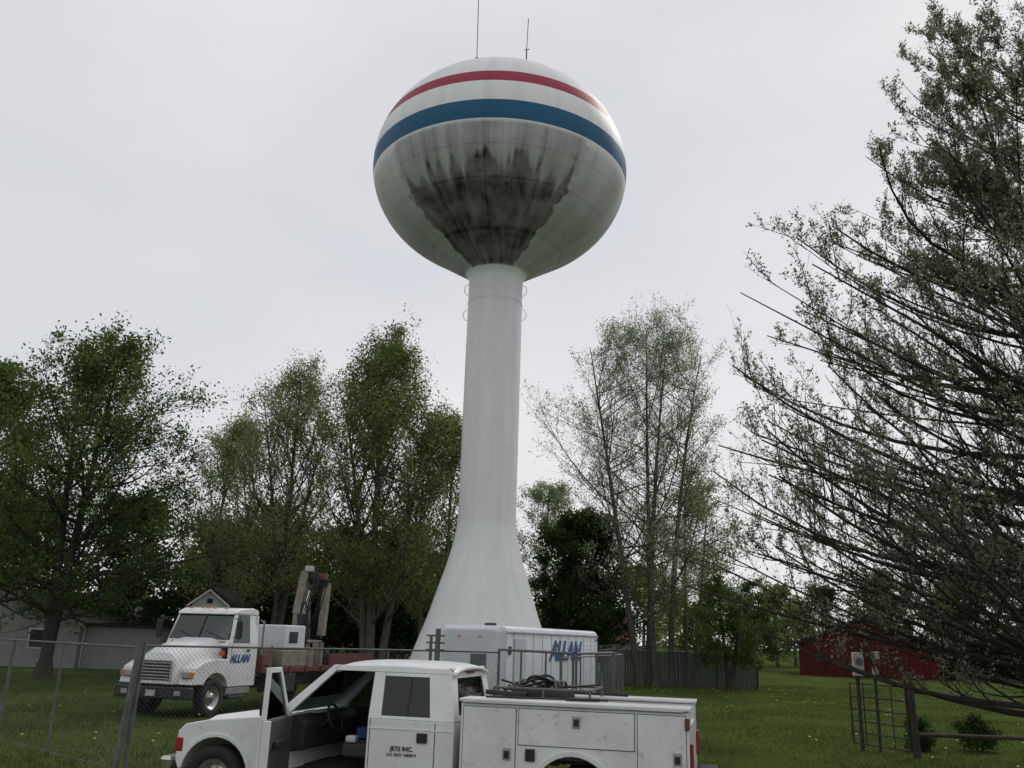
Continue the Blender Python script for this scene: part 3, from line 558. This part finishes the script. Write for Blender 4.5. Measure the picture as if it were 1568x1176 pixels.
box('seats',-2.95,-2.6,-.85,.85,1.2,2.2,M['dark'],bt,.06); box('cab_dash',-1.95,-1.72,-.95,.95,1.3,1.98,M['dark'],bt,.03); box('cab_floor',-3.1,-1.7,-1.0,1.0,.85,.95,M['dark'],bt)
text('door_lettering','ALLAN',.30,M['blue'],bt,onY(-2.28,1.092,1.50),.3,.012)
for k in range(3): box('hood_flash_%d'%k,-1.52-k*.10,-1.46-k*.10,.935,.965,1.58,1.72,M['orange'],bt,.004)
box('frame_rails',-10.4,-.3,-.42,.42,.62,.9,M['black'],bt)
for x,tg in((-1.15,'front'),(-8.0,'rear')):
    for s in(1,-1): wheel(tg+('_l' if s>0 else '_r'),bt,x,s*(.98 if tg=='front' else .86),.50,.28 if tg=='front' else .52,s)
box('flatbed_deck',-10.8,-3.35,-1.2,1.2,1.08,1.24,M['maroon'],bt,.02)
box('headboard',-3.45,-3.36,-1.15,1.15,1.24,1.6,M['maroon'],bt,.02)
for k in range(7): box('stake_pocket_%d'%k,-3.9-k*1.0,-3.8-k*1.0,1.201,1.25,1.05,1.26,M['maroon'],bt,.01)
box('tool_box_l',-5.3,-3.9,.7,1.18,.50,1.06,M['black'],bt,.03)
for s in(1,-1): box('side_rail_%d'%s,-10.7,-7.4,*sorted((s*1.12,s*1.19)),1.245,1.62,M['maroon'],bt,.01)
box('equipment_box',-6.0,-4.7,.0,1.0,1.75,2.5,M['white2'],bt,.05); box('equipment_frame',-6.1,-4.6,-.1,1.05,1.245,1.74,M['tan'],bt,.03)
box('equipment_vent',-5.5,-5.0,1.001,1.02,1.95,2.3,M['dark'],bt,.01)
box('pump_motor',-4.4,-3.7,.2,.9,1.245,1.8,M['rust'],bt,.08); cyl('drum_can',(-6.5,.85,1.24),(-6.5,.85,1.75),.2,M['tan'],bt,16)
box('valve_bank',-7.0,-6.75,.85,1.1,1.24,1.95,M['tan'],bt,.02); box('cable_spool',-8.2,-7.9,.6,1.05,1.24,1.6,M['dark'],bt,.06)
CX=-7.35
cyl('crane_base',(CX,0,1.2),(CX,0,1.9),.36,M['tan'],bt,20)
A=[(CX-.25,-.28,1.85),(CX+.25,-.28,1.85),(CX+.2,-.22,3.3),(CX-.15,-.22,3.4)]; loft('crane_mast',A,[(x,-y,z) for x,y,z in A],M['tan'],bt,.03)
def beam(nm,p,q,w,h,m):
    p=Vector(p);q=Vector(q);d=(q-p).normalized();u=d.cross(Vector((1,0,0.01))).normalized()*h/2;v=d.cross(u).normalized()*w/2
    loft(nm,[p+u+v,p+u-v,p-u-v,p-u+v],[q+u+v,q+u-v,q-u-v,q-u+v],m,bt,.02)
beam('boom_main',(CX+.1,-.12,2.9),(CX,.02,4.35),.28,.30,M['tan']); beam('boom_outer',(CX-.35,.68,4.0),(CX-.35,.62,2.2),.22,.24,M['tan']); beam('boom_tip',(CX-.6,.35,3.9),(CX-.6,.40,2.1),.16,.18,M['dark'])
beam('boom_link',(CX,-.05,4.25),(CX-.3,.75,3.95),.22,.24,M['dark']); beam('mast_gusset',(CX+.2,.3,1.9),(CX+.15,.05,3.3),.12,.4,M['dark'])
cyl('hydraulic_ram',(CX+.25,.1,2.4),(CX+.1,.3,3.7),.06,M['chrome'],bt); cyl('hydraulic_ram_body',(CX+.3,.15,1.9),(CX+.22,.18,2.9),.11,M['black'],bt)
cyl('winch_drum',(CX-.1,-.2,4.2),(CX-.1,.4,4.2),.2,M['dark'],bt); box('crane_light',CX-.05,CX+.2,.05,.3,4.35,4.55,M['box'],bt,.03); box('winch_motor',CX-.4,CX-.1,.4,.7,4.05,4.3,M['rust'],bt,.04)
segs=[]
for k in range(8):
    pts=[(CX+.2-.09*k+.1*math.sin(3*t+k),.0+.5*t+.05*k,2.0+2.1*t+.35*math.sin(math.pi*t)*(k%3)/2) for t in np.linspace(0,1,9)]; segs+=[(pts[i],pts[i+1],.022) for i in range(8)]
lines('hydraulic_hoses',segs,M['black'],bt,6)
lines('outrigger',[((CX+.5,1.15,1.2),(CX+.5,1.15,2.0),.06),((CX+.5,1.15,2.0),(CX+.5,.6,2.0),.06),((CX-.5,-.8,1.2),(CX-.5,-.8,2.4),.05),((-3.5,1.0,1.6),(-3.5,1.0,2.6),.03),((-3.5,-1.0,1.6),(-3.5,-1.0,2.6),.03)],M['tan'],bt)

# ---------------------------------------------------------------- enclosed trailer
tl=empty('enclosed_trailer',(-.02,23.0,0),math.atan2(-.893,-.45))
TL=6.6;TWd=1.9
sec=[(-TWd,.55),(0,.55),(0,2.45),(-.05,2.56),(-.15,2.60),(-TWd+.15,2.60),(-TWd+.05,2.56),(-TWd,2.45)]
loft('trailer_body',[(-TL,y,z) for y,z in sec],[(-.18,y,z) for y,z in sec],M['white2'],tl,.03)
sec2=[(-TWd+.16,.57),(-.16,.57),(-.16,2.40),(-.2,2.46),(-.3,2.5),(-TWd+.3,2.5),(-TWd+.2,2.46),(-TWd+.16,2.40)]
loft('trailer_nose',[(-.179,y,z) for y,z in sec],[(.02,y,z) for y,z in sec2],M['white2'],tl,.04,3)
for k in range(1,11): box('rivet_seam_%d'%k,-k*.6-.008,-k*.6+.008,.0005,.004,.6,2.44,M['galv'],tl)
box('top_trim',-TL,-.2,.0,.02,2.42,2.47,M['alu'],tl,.005); box('bottom_trim',-TL,-.2,.0,.02,.56,.66,M['alu'],tl,.005)
for x in(-3.0,-3.85): wheel('near_%d'%(x*-100),tl,x,.05,.35,.2,1,'white2'); wheel('far_%d'%(x*-100),tl,x,-TWd-.05,.35,.2,-1,'white2')
o_=[(-2.5,.55),(-2.6,.82),(-2.85,.92),(-4.0,.92),(-4.25,.82),(-4.35,.55),(-4.28,.55),(-4.2,.78),(-3.98,.87),(-2.87,.87),(-2.65,.78),(-2.57,.55)]
prism('trailer_fender',o_,.02,.26,M['alu'],tl)
lines('trailer_tongue',[((-.1,-.3,.5),(1.2,-TWd/2,.5),.05),((-.1,-TWd+.3,.5),(1.2,-TWd/2,.5),.05),((.9,-TWd/2,.0),(.9,-TWd/2,.8),.04)],M['black'],tl)
text('trailer_lettering','ALLAN',.72,M['blue'],tl,onY(-4.0,.012,1.98),.3,.03)
box('trailer_door',-1.35,-.65,.004,.02,.7,2.3,M['white2'],tl,.01); box('trailer_vent',-.45,-.3,.004,.03,1.9,2.1,M['grey'],tl,.01)
cyl('roof_vent',(-1.2,-1,2.6),(-1.2,-1,2.68),.16,M['grey'],tl,16); box('marker_light',-6.5,-6.4,.0,.03,2.3,2.36,M['red'],tl)
box('trailer_tail_light',-6.62,-6.58,-.25,-.1,.9,1.2,M['red'],tl)
box('front_marker_l',.021,.03,-.7,-.6,2.3,2.34,M['amber'],tl); box('front_marker_r',.021,.03,-1.3,-1.2,2.3,2.34,M['amber'],tl)
box('spare_hatch',.021,.035,-.9,-.45,1.4,1.9,M['galv'],tl,.01)

# ---------------------------------------------------------------- chain-link fences
def chain(name,pts,h,barb=True,lean=0,pr_=.032,sp=.085):
    e=empty(name); posts=[];rails=[]; V=[]
    for (x,y) in pts:
        posts.append(((x,y,-.1),(x+lean,y,h+.08),pr_)); 
        if barb: posts.append(((x+lean,y,h+.05),(x+lean-.12,y-.22,h+.32),.014))
    for (a,b) in zip(pts[:-1],pts[1:]):
        a=np.array(a,float);b=np.array(b,float);L=np.linalg.norm(b-a);u=(b-a)/L
        rails.append(((*a,h),(*b,h),.02)); rails.append(((*a,.06),(*b,.06),.006))
        if barb:
            for q in(.12,.22,.31):
                n=8
                for k in range(n):
                    f=lambda t:(a[0]+(b[0]-a[0])*t-.12*q/.3,a[1]+(b[1]-a[1])*t-.22*q/.3,h+q-.05*math.sin(math.pi*t))
                    rails.append((f(k/n),f((k+1)/n),.004))
        mid=np.arange(2.5,L-.5,2.8)
        for t in mid: posts.append(((a[0]+u[0]*t,a[1]+u[1]*t,0),(a[0]+u[0]*t,a[1]+u[1]*t,h+.04),.022))
        w=.0028
        for c in np.arange(-h,L,sp):
            for sgn in(1,-1):
                s0=max(c,0);s1=min(c+h,L)
                if s1<=s0: continue
                z0,z1=(s0-c,s1-c) if sgn>0 else (h-(s0-c),h-(s1-c))
                p0=(a[0]+u[0]*s0,a[1]+u[1]*s0);p1=(a[0]+u[0]*s1,a[1]+u[1]*s1); 
                V+=[(p0[0]-u[0]*w,p0[1]-u[1]*w,z0),(p0[0]+u[0]*w,p0[1]+u[1]*w,z0),(p1[0]+u[0]*w,p1[1]+u[1]*w,z1),(p1[0]-u[0]*w,p1[1]-u[1]*w,z1)]
    lines('posts',posts,M['galv'],e,10); lines('rails_and_wire',rails,M['galv'],e,6)
    npmesh('wire_mesh',V,np.arange(len(V)).reshape(-1,4),None,[M['galv']],e)
    return e
chain('chain_link_fence',[(-16,23.5),(-10.1,19),(-6.0,15.3)],1.95,False,.05)
chain('chain_link_fence',[(-6.0,15.3),(-1.45,20.2),(-.1,20.6)],1.98,False,.0)
chain('chain_link_fence',[(1.3,20.8),(4.0,31),(5.6,53)],1.9,True,.0)
lines('fence_corner_post',[((-1.45,20.2,-.1),(-1.45,20.2,2.45),.06),((-1.6,20.2,-.1),(-1.6,20.2,2.3),.035),((-1.3,20.2,2.3),(-1.7,20.2,2.3),.02),((-1.3,20.2,2.15),(-1.7,20.2,2.15),.02),((-1.3,20.2,2.0),(-1.7,20.2,2.0),.02)],M['galv'])
lines('fence_gate_post',[((-6.12,15.2,-.1),(-5.98,15.2,2.08),.05),((-5.98,15.2,2.08),(-5.975,15.2,2.13),.03)],M['galv'],None,12)
e=empty('pipe_gate')
def gatepts(x0,y0,x1,y1,h,n):
    s=[((x0,y0,.15),(x0,y0,h),.025),((x1,y1,.15),(x1,y1,h),.025),((x0,y0,h),(x1,y1,h),.025),((x0,y0,.15),(x1,y1,.15),.025)]
    for k in range(1,n): t=k/n; s.append(((x0+(x1-x0)*t,y0+(y1-y0)*t,.15),(x0+(x1-x0)*t,y0+(y1-y0)*t,h),.02))
    return s
lines('gate_frame',gatepts(-.1,20.0,1.3,17.2,2.05,3)+gatepts(1.35,17.1,2.4,20.2,2.05,2)+[((-.1,20,1.2),(1.3,17.2,1.2),.018)],M['galv'],e,8)
e=empty('slatted_fence'); V=[];Q=[]
x=5.6
while x<14.6:
    w=.13; z=1.85+random.uniform(-.03,.03); y=53+.02*random.random()
    b_=len(V); V+=[(x,y,0),(x+w,y,0),(x+w,y,z),(x,y,z),(x,y+.02,0),(x+w,y+.02,0),(x+w,y+.02,z),(x,y+.02,z)]
    Q+=[(b_,b_+1,b_+2,b_+3),(b_+5,b_+4,b_+7,b_+6),(b_,b_+3,b_+7,b_+4),(b_+1,b_+5,b_+6,b_+2),(b_+3,b_+2,b_+6,b_+7)]
    x+=w+.02
npmesh('slats',V,Q,None,[M['slat']],e); lines('fence_posts',[((x,52.93,0),(x,52.93,2.15),.05) for x in np.arange(5.6,14.8,2.25)]+[((5.6,52.95,1.9),(14.6,52.95,1.9),.03)],M['galv'],e)

# ---------------------------------------------------------------- buildings
def gable(name,cx,cy_,w,l,eave,ridge,wall,roof,rz=0,ov=.35,trim=None):
    e=empty(name,(cx,cy_,0),rz); h=w/2
    pts=[(-h,0),(h,0),(h,eave),(0,ridge),(-h,eave)]
    loft('walls',[(x,0,z) for x,z in pts],[(x,l,z) for x,z in pts],wall,e)
    sl=(ridge-eave)/h
    for s,t in((1,'right'),(-1,'left')):
        q=[(0,ridge+.02),(s*(h+ov),eave-sl*ov+.02),(s*(h+ov),eave-sl*ov+.14),(0,ridge+.16)]
        loft('roof_'+t,[(x,-ov,z) for x,z in q],[(x,l+ov,z) for x,z in q],roof,e)
        q=[(0,ridge-.10),(s*(h+ov),eave-sl*ov-.12),(s*(h+ov),eave-sl*ov+.015),(0,ridge+.015)]
        loft('bargeboard_'+t,[(x,-ov-.03,z) for x,z in q],[(x,-ov+.03,z) for x,z in q],trim or M['roof'],e)
    return e
e=gable('red_barn',32.4,82,11.6,9,2.9,5.2,M['redbarn'],M['roof'],R(-22))
for x in(-1.9,.05): box('barn_door',x,x+1.85,-.06,-.003,.02,2.5,M['redbarn'],e,.01)
box('door_track',-2.4,2.4,-.12,-.01,2.55,2.68,M['roof'],e); box('loft_door',-.6,.6,-.05,-.003,3.2,4.2,M['redbarn'],e)
box('barn_window_pane',-4.4,-3.7,-.03,-.003,1.28,1.95,M['dark'],e)
e=gable('machine_shed',44,80,9,12,2.7,4.0,M['wood'],M['roof'],R(-10)); box('shed_opening',-2.6,2.6,-.05,-.003,0,2.3,M['dark'],e)
e=gable('brown_roof_house',10.5,80,9,9,2.6,5.0,M['siding'],M['roof2'],R(90)); 
e=gable('grey_house',-29,52,10,16,2.5,4.2,M['siding'],M['roof'],R(0),trim=M['siding'])
for x in(-3.6,2.2): box('window_frame',x,x+1.2,-.05,-.003,1.0,2.1,M['white2'],e); box('window_pane',x+.08,x+1.12,-.07,-.051,1.08,2.02,M['dark'],e)
box('house_wing',5.02,9.4,.5,8,0,2.3,M['siding'],e); box('wing_roof',4.9,9.6,.2,8.2,2.31,2.45,M['roof'],e)
box('downspout',5.05,5.13,.35,.45,0,2.3,M['white2'],e)
e=gable('white_cottage',-16.2,50,1.9,6,3.75,4.45,M['white2'],M['roof'],ov=.2,trim=M['white'])
box('gable_vent',-.15,.15,-.04,-.003,3.7,3.95,M['dark'],e); box('door',.0,.8,-.04,-.003,0,2.1,M['siding'],e)

# ---------------------------------------------------------------- right side yard items
e=empty('farm_gate')
s=[]
x0,y0,x1,y1=8.45,22.6,9.1,21.0
for k in range(5): t=k/4; s.append(((x0+(x1-x0)*t,y0+(y1-y0)*t,.15),(x0+(x1-x0)*t,y0+(y1-y0)*t,1.5),.016 if 0<k<4 else .025))
for z in(.15,.4,.65,.92,1.2,1.5): s.append(((x0,y0,z),(x1,y1,z),.018))
lines('gate_bars',s,M['wood'],e)
e=empty('wooden_rail_fence')
s=[((9.25,21.0,-.1),(9.2,21.0,1.62),.09),((12.6,21.5,-.1),(12.6,21.5,1.3),.08),((16,22,-.1),(16,22,1.3),.08),((9.25,21.0,1.42),(12.6,21.5,1.12),.045),((9.25,21.0,.5),(12.6,21.5,.45),.045),((12.6,21.5,1.12),(16,22,1.15),.045),((12.6,21.5,.5),(16,22,.5),.045)]
lines('posts_and_rails',s,M['wood'],e)
e=empty('utility_meter_post',(8.45,22,0))
lines('post',[((0,0.06,-.1),(0,.06,2.2),.05),((.42,.06,-.1),(.42,.06,2.25),.04)],M['wood'],e)
box('meter_box',-.14,.12,-.1,.0,1.68,2.22,M['box'],e,.02); box('breaker_box',.34,.52,-.08,.02,2.08,2.25,M['box'],e,.01); box('junction_box',.34,.46,-.08,.02,1.62,1.9,M['box'],e,.01)
cyl('meter_dial',(0,-.14,2.02),(0,-.1,2.02),.08,M['galv'],e,16)
# ---------------------------------------------------------------- sky, sun, camera
w=bpy.data.worlds.new('World'); sc.world=w; w.use_nodes=True; nt=w.node_tree; N=nt.nodes; L=nt.links
bg=N['Background']; bg.inputs[1].default_value=.105
sky=N.new('ShaderNodeTexSky'); sky.sky_type='NISHITA'; sky.sun_disc=False
SE,SA=R(42),R(38)
sky.sun_elevation=SE; sky.sun_rotation=SA
tc=N.new('ShaderNodeTexCoord'); mp=N.new('ShaderNodeMapping'); mp.inputs['Scale'].default_value=(1,1,2.5); L.new(tc.outputs['Generated'],mp.inputs[0])
n=N.new('ShaderNodeTexNoise'); n.inputs['Scale'].default_value=1.3; n.inputs['Detail'].default_value=4; n.inputs['Roughness'].default_value=.45; L.new(mp.outputs[0],n.inputs['Vector'])
cr=N.new('ShaderNodeValToRGB'); cr.color_ramp.elements[0].position=.32; cr.color_ramp.elements[1].position=.68
cr.color_ramp.elements[0].color=(6.0,6.3,6.7,1); cr.color_ramp.elements[1].color=(8.1,7.85,8.0,1); L.new(n.outputs[0],cr.inputs[0])
mx=N.new('ShaderNodeMixRGB'); mx.inputs[0].default_value=.93; L.new(sky.outputs[0],mx.inputs[1]); L.new(cr.outputs[0],mx.inputs[2]); L.new(mx.outputs[0],bg.inputs[0])
sd=bpy.data.lights.new('sun','SUN'); sd.energy=1.2; sd.angle=R(12); sd.color=(1,.96,.9)
so=bpy.data.objects.new('sun',sd); link(so)
d=Vector((math.sin(SA)*math.cos(SE),math.cos(SA)*math.cos(SE),math.sin(SE))); so.rotation_euler=d.to_track_quat('Z','Y').to_euler(); so.location=(30,40,60)
cd=bpy.data.cameras.new('camera'); cd.sensor_width=36; cd.lens=31.0; cd.clip_end=3000; cam=bpy.data.objects.new('camera',cd); link(cam)
cam.matrix_world=Matrix.Translation((0,0,2.25))@Matrix.Rotation(R(106.2),4,'X')@Matrix.Rotation(R(1.8),4,'Z')
sc.camera=cam
